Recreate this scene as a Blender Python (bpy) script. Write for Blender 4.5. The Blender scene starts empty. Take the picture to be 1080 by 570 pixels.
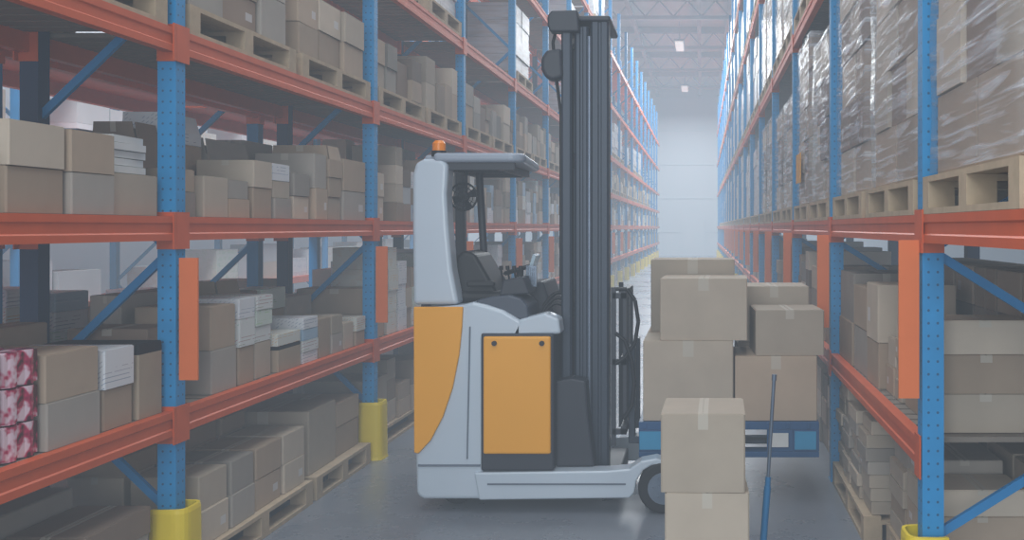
import bpy, math, random
from mathutils import Vector
R = random.Random(7)
scene = bpy.context.scene
COL = scene.collection
try:
    scene.view_settings.view_transform = 'Standard'
except Exception:
    pass

# ------------------------------------------------------------ materials
def srgb(r, g, b):
    def f(c):
        c /= 255.0
        return c/12.92 if c <= 0.04045 else ((c+0.055)/1.055)**2.4
    return (f(r), f(g), f(b), 1)

class NT:
    def __init__(s, name):
        s.m = bpy.data.materials.new(name); s.m.use_nodes = True
        s.t = s.m.node_tree; s.b = s.t.nodes['Principled BSDF']
    def n(s, typ, **k):
        x = s.t.nodes.new(typ)
        for a, v in k.items(): setattr(x, a, v)
        return x
    def l(s, a, b): s.t.links.new(a, b)
    def math(s, op, a, b=None):
        x = s.n('ShaderNodeMath', operation=op)
        for i, v in enumerate((a, b)):
            if v is None: continue
            if isinstance(v, (int, float)): x.inputs[i].default_value = v
            else: s.l(v, x.inputs[i])
        return x.outputs[0]
    def mix(s, f, a, b):
        x = s.n('ShaderNodeMix', data_type='RGBA')
        if isinstance(f, (int, float)): x.inputs[0].default_value = f
        else: s.l(f, x.inputs[0])
        for i, v in ((6, a), (7, b)):
            if isinstance(v, tuple): x.inputs[i].default_value = v
            else: s.l(v, x.inputs[i])
        return x.outputs[2]

def mat(name, col, rough=0.6, metal=0.0, var=0.12, scale=6.0, spec=0.4):
    k = NT(name)
    c = srgb(*col)
    tc = k.n('ShaderNodeTexCoord')
    nz = k.n('ShaderNodeTexNoise'); nz.inputs['Scale'].default_value = scale; nz.inputs['Detail'].default_value = 4
    k.l(tc.outputs['Object'], nz.inputs['Vector'])
    dark = tuple(v*(1-var*1.6) for v in c[:3])+(1,)
    lite = tuple(min(1, v*(1+var)) for v in c[:3])+(1,)
    k.l(k.mix(nz.outputs[0], dark, lite), k.b.inputs['Base Color'])
    k.b.inputs['Roughness'].default_value = rough
    k.b.inputs['Metallic'].default_value = metal
    k.b.inputs['Specular IOR Level'].default_value = spec
    return k.m

def carton_mat(name, col, tape=(190, 184, 172), black=False):
    k = NT(name); c = srgb(*col)
    tc = k.n('ShaderNodeTexCoord'); sep = k.n('ShaderNodeSeparateXYZ'); k.l(tc.outputs['Generated'], sep.inputs[0])
    sn = k.n('ShaderNodeSeparateXYZ'); k.l(tc.outputs['Normal'], sn.inputs[0])
    nz = k.n('ShaderNodeTexNoise'); nz.inputs['Scale'].default_value = 5; nz.inputs['Detail'].default_value = 5
    k.l(tc.outputs['Object'], nz.inputs['Vector'])
    oi = k.n('ShaderNodeObjectInfo')
    base = k.mix(nz.outputs[0], tuple(v*0.84 for v in c[:3])+(1,), tuple(min(1, v*1.1) for v in c[:3])+(1,))
    hs = k.n('ShaderNodeHueSaturation'); k.l(base, hs.inputs['Color'])
    k.l(k.math('ADD', k.math('MULTIPLY', oi.outputs['Random'], 0.4), 0.82), hs.inputs['Value'])
    top = k.math('GREATER_THAN', k.math('ABSOLUTE', sn.outputs[2]), 0.5)
    hi = k.math('GREATER_THAN', sep.outputs[2], 0.8)
    ny = k.math('GREATER_THAN', k.math('ABSOLUTE', sn.outputs[1]), 0.5)
    cen = k.math('LESS_THAN', k.math('ABSOLUTE', k.math('SUBTRACT', sep.outputs[0], 0.5)), 0.06)
    m = k.math('MULTIPLY', cen, k.math('MAXIMUM', top, k.math('MULTIPLY', hi, ny)))
    gx = k.math('MULTIPLY', k.math('GREATER_THAN', sep.outputs[1], 0.68), k.math('LESS_THAN', sep.outputs[1], 0.88))
    gz = k.math('MULTIPLY', k.math('GREATER_THAN', sep.outputs[2], 0.3), k.math('LESS_THAN', sep.outputs[2], 0.55))
    sx_ = k.math('GREATER_THAN', k.math('ABSOLUTE', sn.outputs[0]), 0.5)
    lab = k.math('MULTIPLY', k.math('MULTIPLY', gx, gz), k.math('MULTIPLY', sx_, k.math('GREATER_THAN', oi.outputs['Random'], 0.8)))
    if black:
        m = k.math('MAXIMUM', m, k.math('GREATER_THAN', sep.outputs[2], 0.86))
    m = k.math('MULTIPLY', m, 0.6 if not black else 1.0)
    c1 = k.mix(m, hs.outputs[0], srgb(*tape))
    k.l(k.mix(k.math('MULTIPLY', lab, .6), c1, srgb(208, 208, 210)), k.b.inputs['Base Color'])
    k.b.inputs['Roughness'].default_value = 0.7
    k.b.inputs['Specular IOR Level'].default_value = 0.3
    return k.m

def print_mat(name, base, accents, scale=16, thr=.5):
    k = NT(name)
    tc = k.n('ShaderNodeTexCoord')
    br = k.n('ShaderNodeTexBrick'); br.inputs['Scale'].default_value = scale
    br.inputs['Color1'].default_value = srgb(*accents[0]); br.inputs['Color2'].default_value = srgb(*accents[1])
    br.inputs['Mortar'].default_value = srgb(*base); br.inputs['Mortar Size'].default_value = 0.11
    mp = k.n('ShaderNodeMapping'); mp.inputs['Rotation'].default_value = (math.radians(90), 0, math.radians(35))
    k.l(tc.outputs['Object'], mp.inputs[0]); k.l(mp.outputs[0], br.inputs['Vector'])
    nz = k.n('ShaderNodeTexNoise'); nz.inputs['Scale'].default_value = 14; k.l(tc.outputs['Object'], nz.inputs['Vector'])
    f = k.math('GREATER_THAN', nz.outputs[0], thr)
    k.l(k.mix(f, srgb(*base), br.outputs[0]), k.b.inputs['Base Color'])
    k.b.inputs['Roughness'].default_value = 0.35
    return k.m

def patch_mat(name, a, b2, c3, scale=18):
    """printed film: soft irregular patches of three colours"""
    k = NT(name)
    tc = k.n('ShaderNodeTexCoord')
    nz = k.n('ShaderNodeTexNoise'); nz.inputs['Scale'].default_value = scale; nz.inputs['Detail'].default_value = 2
    k.l(tc.outputs['Object'], nz.inputs['Vector'])
    cr = k.n('ShaderNodeValToRGB'); e = cr.color_ramp.elements
    e[0].position = .40; e[0].color = srgb(*a); e[1].position = .5; e[1].color = srgb(*b2)
    x = e.new(.60); x.color = srgb(*c3)
    k.l(nz.outputs[0], cr.inputs[0]); k.l(cr.outputs[0], k.b.inputs['Base Color'])
    k.b.inputs['Roughness'].default_value = .25
    return k.m

def post_mat(name, col):
    k = NT(name)
    tc = k.n('ShaderNodeTexCoord'); sep = k.n('ShaderNodeSeparateXYZ'); k.l(tc.outputs['Object'], sep.inputs[0])
    fz = k.math('MULTIPLY', k.math('SUBTRACT', k.math('FRACT', k.math('DIVIDE', sep.outputs[2], 0.05)), 0.5), 0.05)
    zz = k.math('POWER', k.math('ABSOLUTE', fz), 2)
    def hole(o, c):
        d = k.math('POWER', k.math('ABSOLUTE', k.math('SUBTRACT', k.math('ABSOLUTE', o), c)), 2)
        return k.math('LESS_THAN', k.math('ADD', d, zz), 0.000028)
    h = k.math('MAXIMUM', hole(sep.outputs[0], 0.018), hole(sep.outputs[1], 0.02))
    nz = k.n('ShaderNodeTexNoise'); nz.inputs['Scale'].default_value = 9; k.l(tc.outputs['Object'], nz.inputs['Vector'])
    c = srgb(*col)
    b = k.mix(nz.outputs[0], tuple(v*0.8 for v in c[:3])+(1,), tuple(min(1, v*1.15) for v in c[:3])+(1,))
    k.l(k.mix(k.math('MULTIPLY', h, 0.7), b, srgb(25, 50, 75)), k.b.inputs['Base Color'])
    k.b.inputs['Roughness'].default_value = 0.45
    return k.m

def wrap_mat(name, lo, hi, col):
    k = NT(name)
    tc = k.n('ShaderNodeTexCoord')
    def streak(rot, sc, seed):
        mp = k.n('ShaderNodeMapping'); mp.inputs['Scale'].default_value = (0.8, 0.8, sc); mp.inputs['Rotation'].default_value = (rot, 0.0, 0); mp.inputs['Location'].default_value = (seed, seed, 0)
        k.l(tc.outputs['Object'], mp.inputs[0])
        nz = k.n('ShaderNodeTexNoise'); nz.inputs['Scale'].default_value = 2.2; nz.inputs['Detail'].default_value = 4
        nz.inputs['Distortion'].default_value = 0.5
        k.l(mp.outputs[0], nz.inputs['Vector']); return nz.outputs[0]
    s = k.math('MAXIMUM', streak(.5, 9, 0), streak(-.8, 14, 3))
    mr = k.n('ShaderNodeMapRange'); mr.inputs[1].default_value = 0.54; mr.inputs[2].default_value = 0.72
    mr.inputs[3].default_value = lo; mr.inputs[4].default_value = hi
    k.l(s, mr.inputs[0])
    k.l(mr.outputs[0], k.b.inputs['Alpha'])
    k.b.inputs['Base Color'].default_value = srgb(*col)
    k.b.inputs['Roughness'].default_value = 0.14
    k.b.inputs['Specular IOR Level'].default_value = 0.9
    bp = k.n('ShaderNodeBump'); bp.inputs['Strength'].default_value = 0.5; bp.inputs['Distance'].default_value = 0.012
    k.l(s, bp.inputs['Height']); k.l(bp.outputs[0], k.b.inputs['Normal'])
    return k.m

def farwrap_mat(name, a, b):
    k = NT(name)
    tc = k.n('ShaderNodeTexCoord')
    br = k.n('ShaderNodeTexBrick'); br.inputs['Scale'].default_value = 3.2
    br.inputs['Color1'].default_value = srgb(*a); br.inputs['Color2'].default_value = srgb(*b)
    br.inputs['Mortar'].default_value = srgb(*[int(v*0.7) for v in a]); br.inputs['Mortar Size'].default_value = 0.012
    mp = k.n('ShaderNodeMapping'); mp.inputs['Rotation'].default_value = (0, math.radians(90), math.radians(90))
    k.l(tc.outputs['Object'], mp.inputs[0]); k.l(mp.outputs[0], br.inputs['Vector'])
    nz = k.n('ShaderNodeTexNoise'); nz.inputs['Scale'].default_value = 4; nz.inputs['Detail'].default_value = 5
    m2 = k.n('ShaderNodeMapping'); m2.inputs['Scale'].default_value = (1, 1, 6); m2.inputs['Rotation'].default_value = (.5, 0, 0); k.l(tc.outputs['Object'], m2.inputs[0]); k.l(m2.outputs[0], nz.inputs['Vector'])
    k.l(k.mix(k.math('ADD', nz.outputs[0], .06), br.outputs[0], srgb(208, 214, 222)), k.b.inputs['Base Color'])
    k.b.inputs['Roughness'].default_value = 0.3
    return k.m

M = {}
M['kraft'] = carton_mat('kraft_cardboard', (166, 147, 128))
M['light'] = carton_mat('light_cardboard', (182, 168, 151))
M['grey'] = carton_mat('greyish_cardboard', (158, 150, 141))
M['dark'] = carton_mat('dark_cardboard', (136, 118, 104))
M['white'] = carton_mat('white_cardboard', (205, 207, 210))
M['bltop'] = carton_mat('black_topped_cardboard', (174, 157, 136), tape=(30, 30, 34), black=True)
M['print'] = print_mat('printed_white_carton', (212, 214, 218), ((120, 140, 165), (170, 170, 180)))
M['pinkprint'] = print_mat('printed_pink_green_carton', (208, 210, 208), ((190, 100, 130), (100, 170, 130)))
M['greenprint'] = print_mat('printed_green_pack', (196, 206, 196), ((70, 150, 110), (150, 190, 120)), 22)
M['yelprint'] = print_mat('printed_yellow_pack', (206, 206, 198), ((210, 170, 70), (180, 90, 60)), 20)
M['blue'] = post_mat('blue_perforated_steel', (26, 136, 194))
M['bluep'] = mat('blue_painted_steel', (30, 126, 184), 0.45)
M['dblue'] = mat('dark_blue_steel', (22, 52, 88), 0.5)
M['orange'] = mat('orange_red_steel', (204, 88, 44), 0.45)
M['plate'] = mat('orange_plate', (222, 114, 60), 0.5, var=0.05)
M['deck'] = mat('deck_wood', (130, 120, 110), 0.8)
M['wood'] = mat('pallet_wood', (182, 162, 136), 0.8, scale=12, var=0.2)
M['yellow'] = mat('yellow_guard_plastic', (226, 198, 44), 0.45, var=0.06)
M['paper'] = mat('paper_white', (212, 212, 210), 0.6)
M['pink'] = patch_mat('pink_printed_film', (70, 30, 44), (186, 52, 92), (224, 196, 206))
M['wrap'] = wrap_mat('stretch_film', 0.12, 0.72, (222, 228, 236))
M['fw1'] = farwrap_mat('film_over_cartons', (166, 148, 130), (184, 172, 156))
M['fw2'] = farwrap_mat('film_over_white_goods', (196, 194, 192), (178, 180, 186))
M['fw3'] = farwrap_mat('film_over_brown_cartons', (150, 128, 110), (172, 152, 134))
M['bluefilm'] = print_mat('bluish_film', (150, 176, 196), ((90, 130, 170), (190, 200, 210)), 26)
M['ysheet'] = mat('yellow_sheet', (226, 160, 50), 0.5, var=.05)
# forklift
M['body'] = mat('light_grey_paint', (188, 200, 212), 0.25, var=0.04, scale=2, spec=.6)
M['roof'] = mat('guard_grey_paint', (150, 160, 174), 0.35, var=0.04, scale=2)
M['seam'] = mat('panel_seam', (104, 114, 128), 0.5)
M['fyel'] = mat('truck_yellow_paint', (238, 164, 30), 0.35, var=0.03, scale=2)
M['fdark'] = mat('truck_dark_grey', (44, 48, 58), 0.45, var=0.1)
M['hood'] = mat('truck_hood_grey', (66, 74, 88), 0.4, var=0.08)
M['mast'] = mat('mast_steel', (48, 58, 72), 0.4, metal=0.2, var=0.1)
M['mastl'] = mat('mast_worn_steel', (112, 124, 140), 0.3, metal=0.5, var=0.15)
M['black'] = mat('black_plastic', (20, 21, 26), 0.5)
M['rubber'] = mat('rubber', (32, 32, 36), 0.8)
M['beacon'] = mat('amber_plastic', (240, 136, 20), 0.25)
M['screen'] = mat('screen_glass', (150, 175, 190), 0.15)
M['pblue'] = mat('blue_pallet_plastic', (24, 78, 124), 0.4)
M['cyan'] = mat('cyan_plastic', (40, 140, 184), 0.4)
M['poleb'] = mat('pole_blue_paint', (44, 112, 160), 0.35)

# ------------------------------------------------------------ mesh builder
class MB:
    def __init__(s): s.v = []; s.f = []; s.mi = []; s.sm = []
    def add(s, vs, fs, mi=0, smooth=False):
        o = len(s.v); s.v += [tuple(v) for v in vs]
        for f in fs: s.f.append([i+o for i in f]); s.mi.append(mi); s.sm.append(smooth)
    def box(s, x0, x1, y0, y1, z0, z1, mi=0):
        if x0 > x1: x0, x1 = x1, x0
        if y0 > y1: y0, y1 = y1, y0
        s.add([(x0,y0,z0),(x1,y0,z0),(x1,y1,z0),(x0,y1,z0),(x0,y0,z1),(x1,y0,z1),(x1,y1,z1),(x0,y1,z1)],
              [(0,3,2,1),(4,5,6,7),(0,1,5,4),(1,2,6,5),(2,3,7,6),(3,0,4,7)], mi)
    def prism(s, prof, a, b, axis='y', mi=0):
        n = len(prof)
        def P(p, t):
            return {'y': (p[0], t, p[1]), 'z': (p[0], p[1], t), 'x': (t, p[0], p[1])}[axis]
        area = sum(prof[i][0]*prof[(i+1) % n][1]-prof[(i+1) % n][0]*prof[i][1] for i in range(n))
        if area < 0: prof = prof[::-1]
        vs = [P(p, a) for p in prof]+[P(p, b) for p in prof]
        fs = [tuple(range(n)), tuple(range(2*n-1, n-1, -1))]
        for i in range(n):
            j = (i+1) % n; fs.append((i, n+i, n+j, j))
        if axis != 'y': fs = [f[::-1] for f in fs]
        s.add(vs, fs, mi)
    def cyl(s, p0, p1, r, n=12, r1=None, mi=0, caps=True):
        p0 = Vector(p0); p1 = Vector(p1); d = (p1-p0).normalized()
        u = d.orthogonal().normalized(); w = d.cross(u)
        r1 = r if r1 is None else r1
        vs = [p0+(u*math.cos(2*math.pi*i/n)+w*math.sin(2*math.pi*i/n))*r for i in range(n)]
        vs += [p1+(u*math.cos(2*math.pi*i/n)+w*math.sin(2*math.pi*i/n))*r1 for i in range(n)]
        s.add(vs, [(i, (i+1) % n, n+(i+1) % n, n+i) for i in range(n)], mi, True)
        if caps:
            s.add(vs, [tuple(range(n-1, -1, -1)), tuple(range(n, 2*n))], mi)
    def bar(s, p0, p1, w, t, mi=0):
        p0 = Vector(p0); p1 = Vector(p1); d = (p1-p0).normalized()
        up = Vector((0, 1, 0)) if abs(d.y) < 0.9 else Vector((0, 0, 1))
        u = d.cross(up).normalized()*w/2; v = d.cross(u).normalized()*t/2
        vs = [p0-u-v, p0+u-v, p0+u+v, p0-u+v, p1-u-v, p1+u-v, p1+u+v, p1-u+v]
        s.add(vs, [(0,3,2,1),(4,5,6,7),(0,1,5,4),(1,2,6,5),(2,3,7,6),(3,0,4,7)], mi)
    def tube(s, pts, r, n=8, mi=0):
        for a, b in zip(pts[:-1], pts[1:]): s.cyl(a, b, r, n, mi=mi)
    def mesh(s, name, mats, root=(0, 0, 0)):
        me = bpy.data.meshes.new(name)
        me.from_pydata([(v[0]-root[0], v[1]-root[1], v[2]-root[2]) for v in s.v], [], s.f)
        for m in mats: me.materials.append(M[m] if isinstance(m, str) else m)
        for p, i, q in zip(me.polygons, s.mi, s.sm): p.material_index = i; p.use_smooth = q
        me.update()
        return me

def obj(name, me, loc=(0, 0, 0), parent=None, label=None, category=None, group=None, kind=None, rot=0, bevel=0, seg=2):
    o = bpy.data.objects.new(name, me); o.location = loc
    if rot: o.rotation_euler[2] = rot
    COL.objects.link(o)
    if parent: o.parent = parent
    if label: o['label'] = label
    if category: o['category'] = category
    if group: o['group'] = group
    if kind: o['kind'] = kind
    if bevel:
        b = o.modifiers.new('bevel', 'BEVEL'); b.width = bevel; b.segments = seg; b.limit_method = 'ANGLE'
    return o

# ------------------------------------------------------------ setting
Yend = 60.0
def floor_mat():
    k = NT('polished_concrete')
    tc = k.n('ShaderNodeTexCoord')
    a = k.n('ShaderNodeTexNoise'); a.inputs['Scale'].default_value = 0.8; a.inputs['Detail'].default_value = 8; a.inputs['Roughness'].default_value = 0.65
    k.l(tc.outputs['Object'], a.inputs['Vector'])
    b = k.n('ShaderNodeTexNoise'); b.inputs['Scale'].default_value = 30; b.inputs['Detail'].default_value = 4
    k.l(tc.outputs['Object'], b.inputs['Vector'])
    c1 = k.mix(a.outputs[0], srgb(92, 98, 108), srgb(148, 154, 164))
    c2 = k.mix(k.math('MULTIPLY', b.outputs[0], 0.3), c1, srgb(84, 90, 100))
    k.l(c2, k.b.inputs['Base Color'])
    k.l(k.math('ADD', k.math('MULTIPLY', a.outputs[0], 0.3), 0.14), k.b.inputs['Roughness'])
    return k.m
M['floor'] = floor_mat()
M['wall'] = mat('pale_panel_wall', (206, 212, 218), 0.7, var=0.03, scale=1)
M['ceil'] = mat('pale_ceiling', (198, 204, 210), 0.8, var=0.05, scale=1)
M['truss'] = mat('white_truss_steel', (180, 188, 196), 0.6, var=0.04)

b = MB(); b.box(-10, 7, -6, Yend+.3, -0.2, 0); obj('floor', b.mesh('floor', ['floor']), kind='structure')
b = MB(); b.box(-10, 7, Yend, Yend+.3, 0, 10)
for i in range(5): b.box(-10, 7, Yend-.03, Yend, 2*i+1.4, 2*i+1.44)
obj('wall_back', b.mesh('wall_back', ['wall']), kind='structure')
b = MB(); b.box(-10.3, -10, -6, Yend+.3, 0, 10); obj('wall_left', b.mesh('wall_left', ['wall']), kind='structure')
b = MB(); b.box(7, 7.3, -6, Yend+.3, 0, 10); obj('wall_right', b.mesh('wall_right', ['wall']), kind='structure')
b = MB(); b.box(-10, 7, -6, Yend+.3, 10, 10.2)
obj('ceiling', b.mesh('ceiling', ['ceil']), kind='structure')
tb = MB()
for y in range(6, 60, 6):
    tb.box(-10, 7, y-.1, y+.1, 9.75, 9.99); tb.box(-10, 7, y-.08, y+.08, 9.1, 9.22)
    for i in range(17):
        x = -10+i
        tb.bar((x, y, 9.2), (x+.5, y, 9.78), .05, .05); tb.bar((x+.5, y, 9.78), (x+1, y, 9.2), .05, .05)
for x in (-2.6, -.1, 1.0): tb.box(x-.08, x+.08, -6, Yend, 9.5, 9.62)
obj('trim_1', tb.mesh('roof_truss', ['truss']), kind='structure')
b = MB(); b.box(-1.2, .2, Yend-.1, Yend-.04, 0, 2.3)
obj('door_1', b.mesh('door_1', ['wall']), kind='structure')

ek = NT('lamp_glow'); ek.b.inputs['Emission Color'].default_value = (1, .98, .95, 1); ek.b.inputs['Emission Strength'].default_value = .8
M['glow'] = ek.m
fx = MB(); fx.box(-.2, .2, -1, 1, .05, .13)
fxm = fx.mesh('lamp_housing', ['truss'])
tx = MB(); tx.box(-.15, .15, -.95, .95, 0, .05); txm = tx.mesh('lamp_tube', ['glow'])
rd = MB(); rd.cyl((0, -.7, .13), (0, -.7, .85), .012, 6); rd.cyl((0, .7, .13), (0, .7, .85), .012, 6); rdm = rd.mesh('hanger', ['truss'])
for y in range(3, 60, 12):
    o = obj('ceiling_lamp', None, (-.85, y, 8.65), label='long white ceiling lamp hanging above the aisle', category='lamp', group='lamps above the aisle')
    obj('lamp_housing', fxm, parent=o); obj('lamp_tube', txm, parent=o); obj('hanger', rdm, parent=o)

# ------------------------------------------------------------ racks
def post_mesh(h, mats=('blue',)):
    m = MB(); t = .006; w = .042; d = .042
    prof = [(-w,-d),(w,-d),(w,d),(w-.02,d),(w-.02,d-t),(w-t,d-t),(w-t,-d+t),(-w+t,-d+t),(-w+t,d-t),(-w+.02,d-t),(-w+.02,d),(-w,d)]
    m.prism(prof, 0, h, 'z'); m.box(-.045, .07, -.046, .07, 0, .012)
    return m.mesh('upright_post', list(mats))

def beam_mesh(L, sx, plate=True):
    m = MB(); H = .11
    prof = [(0,0),(0,-.03),(sx*.006,-.036),(sx*.006,-.074),(0,-.08),(0,-H),(sx*.05,-H),(sx*.05,0)]
    m.prism(prof, .044, L-.048, 'y')
    if plate: m.box(-sx*.005, sx*.088, -.047, -.042, -.15, .02)
    m.box(-sx*.006, 0, -.047 if plate else -.03, .065, -.15, .02)
    m.box(-sx*.006, 0, L-.075, L-.049, -.15, .02)
    return m.mesh('load_beam', ['orange'])

def deck_mesh(L, depth, sx):
    m = MB(); y = .06
    while y+.1 < L-.05:
        m.box(sx*.05, sx*(depth-.05), y, y+.1, -.022, -.001); y += .128
    return m.mesh('shelf_deck', ['deck'])

def brace_list(depth, h, sx, za, st):
    out = []; z = za; flip = False
    while z+st < h:
        a, c = (sx*.06, sx*(depth-.06))
        if flip: a, c = c, a
        out.append(((a, 0, z), (c, 0, z+st-.02))); z += st; flip = not flip
    return out

def rack_row(prefix_label, x0, sx, depth, ys, L, levels, H, ndet, postmat='blue', skip=None, group='', za=.4, st=.6, noplate=()):
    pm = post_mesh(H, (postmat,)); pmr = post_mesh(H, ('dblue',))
    bm = beam_mesh(L, sx); bmn = beam_mesh(L, sx, False); bmr = beam_mesh(L, -sx); dm = deck_mesh(L, depth, sx)
    bl = brace_list(depth, H, sx, za, st)
    bms = []
    for a, c in bl:
        q = MB(); q.bar(a, c, .035, .025); bms.append(q.mesh('diagonal_brace', ['bluep']))
    q = MB()
    w, d = .042, .042
    for xx in (.045, depth-.045): q.box(sx*xx-w, sx*xx+w, -d, d, 0, H)
    for a, c in bl: q.bar(a, c, .035, .025)
    um = q.mesh('upright_frame', ['bluep'])
    fm = MB()
    fm.box(0, sx*.05, .044, L-.048, -.11, 0); fm.box(sx*(depth-.05), sx*depth, .044, L-.048, -.11, 0)
    fm.box(-sx*.006, sx*.09, -.047, .046, -.15, .02)
    fm.box(sx*.05, sx*(depth-.05), .044, L-.06, -.022, -.001)
    fmm = fm.mesh('shelf_level', ['orange'])
    for i, y in enumerate(ys):
        r = obj('pallet_rack', None, (x0, y, 0), label=prefix_label, category='rack', group=group)
        lv = levels if not (skip and i in skip) else skip[i]
        if i < ndet:
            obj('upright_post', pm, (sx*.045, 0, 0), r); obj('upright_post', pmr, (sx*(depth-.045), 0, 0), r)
            for m in bms: obj('diagonal_brace', m, parent=r)
            for z in lv:
                obj('load_beam', bmn if z in noplate else bm, (0, 0, z), r); obj('load_beam', bmr, (sx*depth, 0, z), r); obj('shelf_deck', dm, (0, 0, z), r)
        else:
            obj('upright_frame', um, parent=r)
            for z in lv: obj('shelf_level', fmm, (0, 0, z), parent=r)

BAY = 2.8
XL = -2.40; DL = .72
LL = [.86, 1.75, 2.61, 3.6, 5.0, 6.4]
yl = [1.87+BAY*i for i in range(20)]
rack_row('blue upright pallet rack with orange beams full of cartons', XL, -1, DL, yl, BAY, LL, 8.0, 9, group='racks along the aisle')
XR = .86; DR = 1.0
LR = [.86, 1.75, 3.5, 5.2, 6.9]
yr = [1.20+BAY*i for i in range(20)]
rack_row('tall blue pallet rack with orange beams holding film-wrapped pallets', XR, 1, DR, yr, BAY, LR, 8.4, 9, skip={0: LR[1:]}, group='racks opposite', za=.48, st=.57, noplate=(.86,))
rack_row('blue and orange pallet rack backing onto another rack', -3.25, -1, DL, yl[:12], BAY, LL, 8.0, 0, group='racks behind')
rack_row('blue and orange pallet rack across the next aisle', -6.9, -1, DL, yl[:12], BAY, LL, 8.0, 0, group='racks across next aisle')

pl = MB(); pl.box(0, .085, -.006, .006, 0, .56); pl.box(.0, .012, -.006, .03, .1, .46)
plm = pl.mesh('orange_plate', ['plate'])
pr = MB(); pr.box(-.08, 0, -.006, .006, 0, .62); pr.box(-.012, 0, -.006, .03, .1, .5)
prm = pr.mesh('orange_plate', ['plate'])
racks = [o for o in COL.objects if o.name.startswith('pallet_rack')]
for r in racks:
    if abs(r.location.x-XL) < .01 and r.location.y < 35: obj('guard_plate', plm, (.008, -.03, 1.0), r)
    if abs(r.location.x-XR) < .01 and r.location.y < 35: obj('guard_plate', prm, (-.008, -.03, 1.03), r)
def guard_mesh(H):
    m = MB(); n = 28
    rings = [(0, .112), (.02, .108), (H-.02, .104), (H, .1), (H, .086), (.02, .09)]
    vs = []
    for z, r in rings:
        for i in range(n):
            a = math.radians(-128)+math.radians(256)*i/(n-1)
            c, s = math.cos(a), math.sin(a)
            k = (abs(c)**4+abs(s)**4)**-.25
            vs.append((c*r*k*.92, s*r*k*.92, z))
    fs = []
    for k in range(len(rings)-1):
        for i in range(n-1): fs.append((k*n+i, k*n+i+1, (k+1)*n+i+1, (k+1)*n+i))
    k = len(rings)-1
    for i in range(n-1): fs.append((k*n+i, k*n+i+1, i+1, i))
    m.add(vs, fs, 0, False)
    return m.mesh('column_guard', ['yellow'])
gm = guard_mesh(.42); gm2 = guard_mesh(.5)
for y in yl:
    obj('column_guard', gm, (XL-.03, y, 0), label='yellow plastic column guard around a rack foot', category='column guard', group='yellow column guards')
for i, y in enumerate(yr):
    if i == 2: continue
    obj('column_guard', gm2, (XR+.03, y, 0), rot=math.pi, label='yellow plastic column guard around a rack foot', category='column guard', group='yellow column guards')

# ------------------------------------------------------------ pallets
PM = {}
def pallet_mesh(dx, dy):
    key = (round(dx, 2), round(dy, 2))
    if key in PM: return PM[key]
    m = MB()
    n = 7; w = .095
    for i in range(n):
        x = -dx/2+(dx-w)*i/(n-1)
        m.box(x, x+w, -dy/2, dy/2, .122, .144)
    for yy in (-dy/2, -.05, dy/2-.1): m.box(-dx/2, dx/2, yy, yy+.1, .1, .122)
    for yy in (-dy/2, -.05, dy/2-.1):
        for xx in (-dx/2, -.05, dx/2-.1): m.box(xx, xx+.1, yy, yy+.1, .022, .1)
    for xx in (-dx/2, -.05, dx/2-.1): m.box(xx, xx+.1, -dy/2, dy/2, 0, .022)
    PM[key] = m.mesh('wooden_pallet', ['wood']); return PM[key]
def pallet(x, y, z, dx, dy, label='worn light wooden pallet carrying cartons', rot=0):
    obj('wooden_pallet', pallet_mesh(dx, dy), (x, y, z+.001), label=label, category='pallet', group='wooden pallets', rot=rot)
    return z+.146

# ------------------------------------------------------------ cartons
BX = []
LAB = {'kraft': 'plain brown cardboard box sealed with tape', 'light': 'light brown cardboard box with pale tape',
       'grey': 'greyish brown cardboard box', 'dark': 'dark brown cardboard box',
       'white': 'white cardboard box', 'bltop': 'brown cardboard box with black top edge',
       'print': 'white carton with small blue print', 'pinkprint': 'white carton with pink and green print',
       'greenprint': 'green and white patterned pack', 'yelprint': 'white pack with yellow and red print', 'bluefilm': 'bluish film-wrapped pack'}
def carton(x0, x1, y0, y1, z0, h, m=None, where='on the rack shelf', rot=None, op=False):
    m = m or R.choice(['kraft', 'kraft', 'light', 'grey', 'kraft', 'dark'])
    BX.append((min(x0, x1), max(x0, x1), y0, y1, z0, h, m, where, rot, op))
def stack(y0, y1, xf, depth, z0, hs, ms=None, sx=-1, where='on the rack shelf', op=False, jit=.015):
    z = z0+.002
    for i, h in enumerate(hs):
        m = ms[i] if ms else None
        j = R.uniform(0, jit)
        g = R.uniform(.003, .009)
        carton(xf+sx*j, xf+sx*(depth-.01), y0+g, y1-g, z, h-.002, m, where, op=op and i == len(hs)-1)
        z += h
z1, z2, z3 = .86, 1.75, 2.61
# level 2, near bay
stack(3.2, 3.53, -2.46, .3, z2, [.11, .11], ['bluefilm', 'bluefilm'])
stack(3.56, 3.89, -2.44, .42, z2, [.17, .165], ['kraft', 'light'])
stack(3.9, 4.2, -2.43, .42, z2, [.165, .165], ['grey', 'kraft'])
stack(4.22, 4.58, -2.45, .36, z2, [.18], ['light'])
stack(4.2, 4.55, -2.86, .2, z2, [.2, .1, .1], ['grey', 'dark', 'kraft'])
stack(3.6, 4.15, -2.87, .2, z2, [.2, .2, .06, .06], ['grey', 'kraft', 'print', 'bluefilm'])
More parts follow.
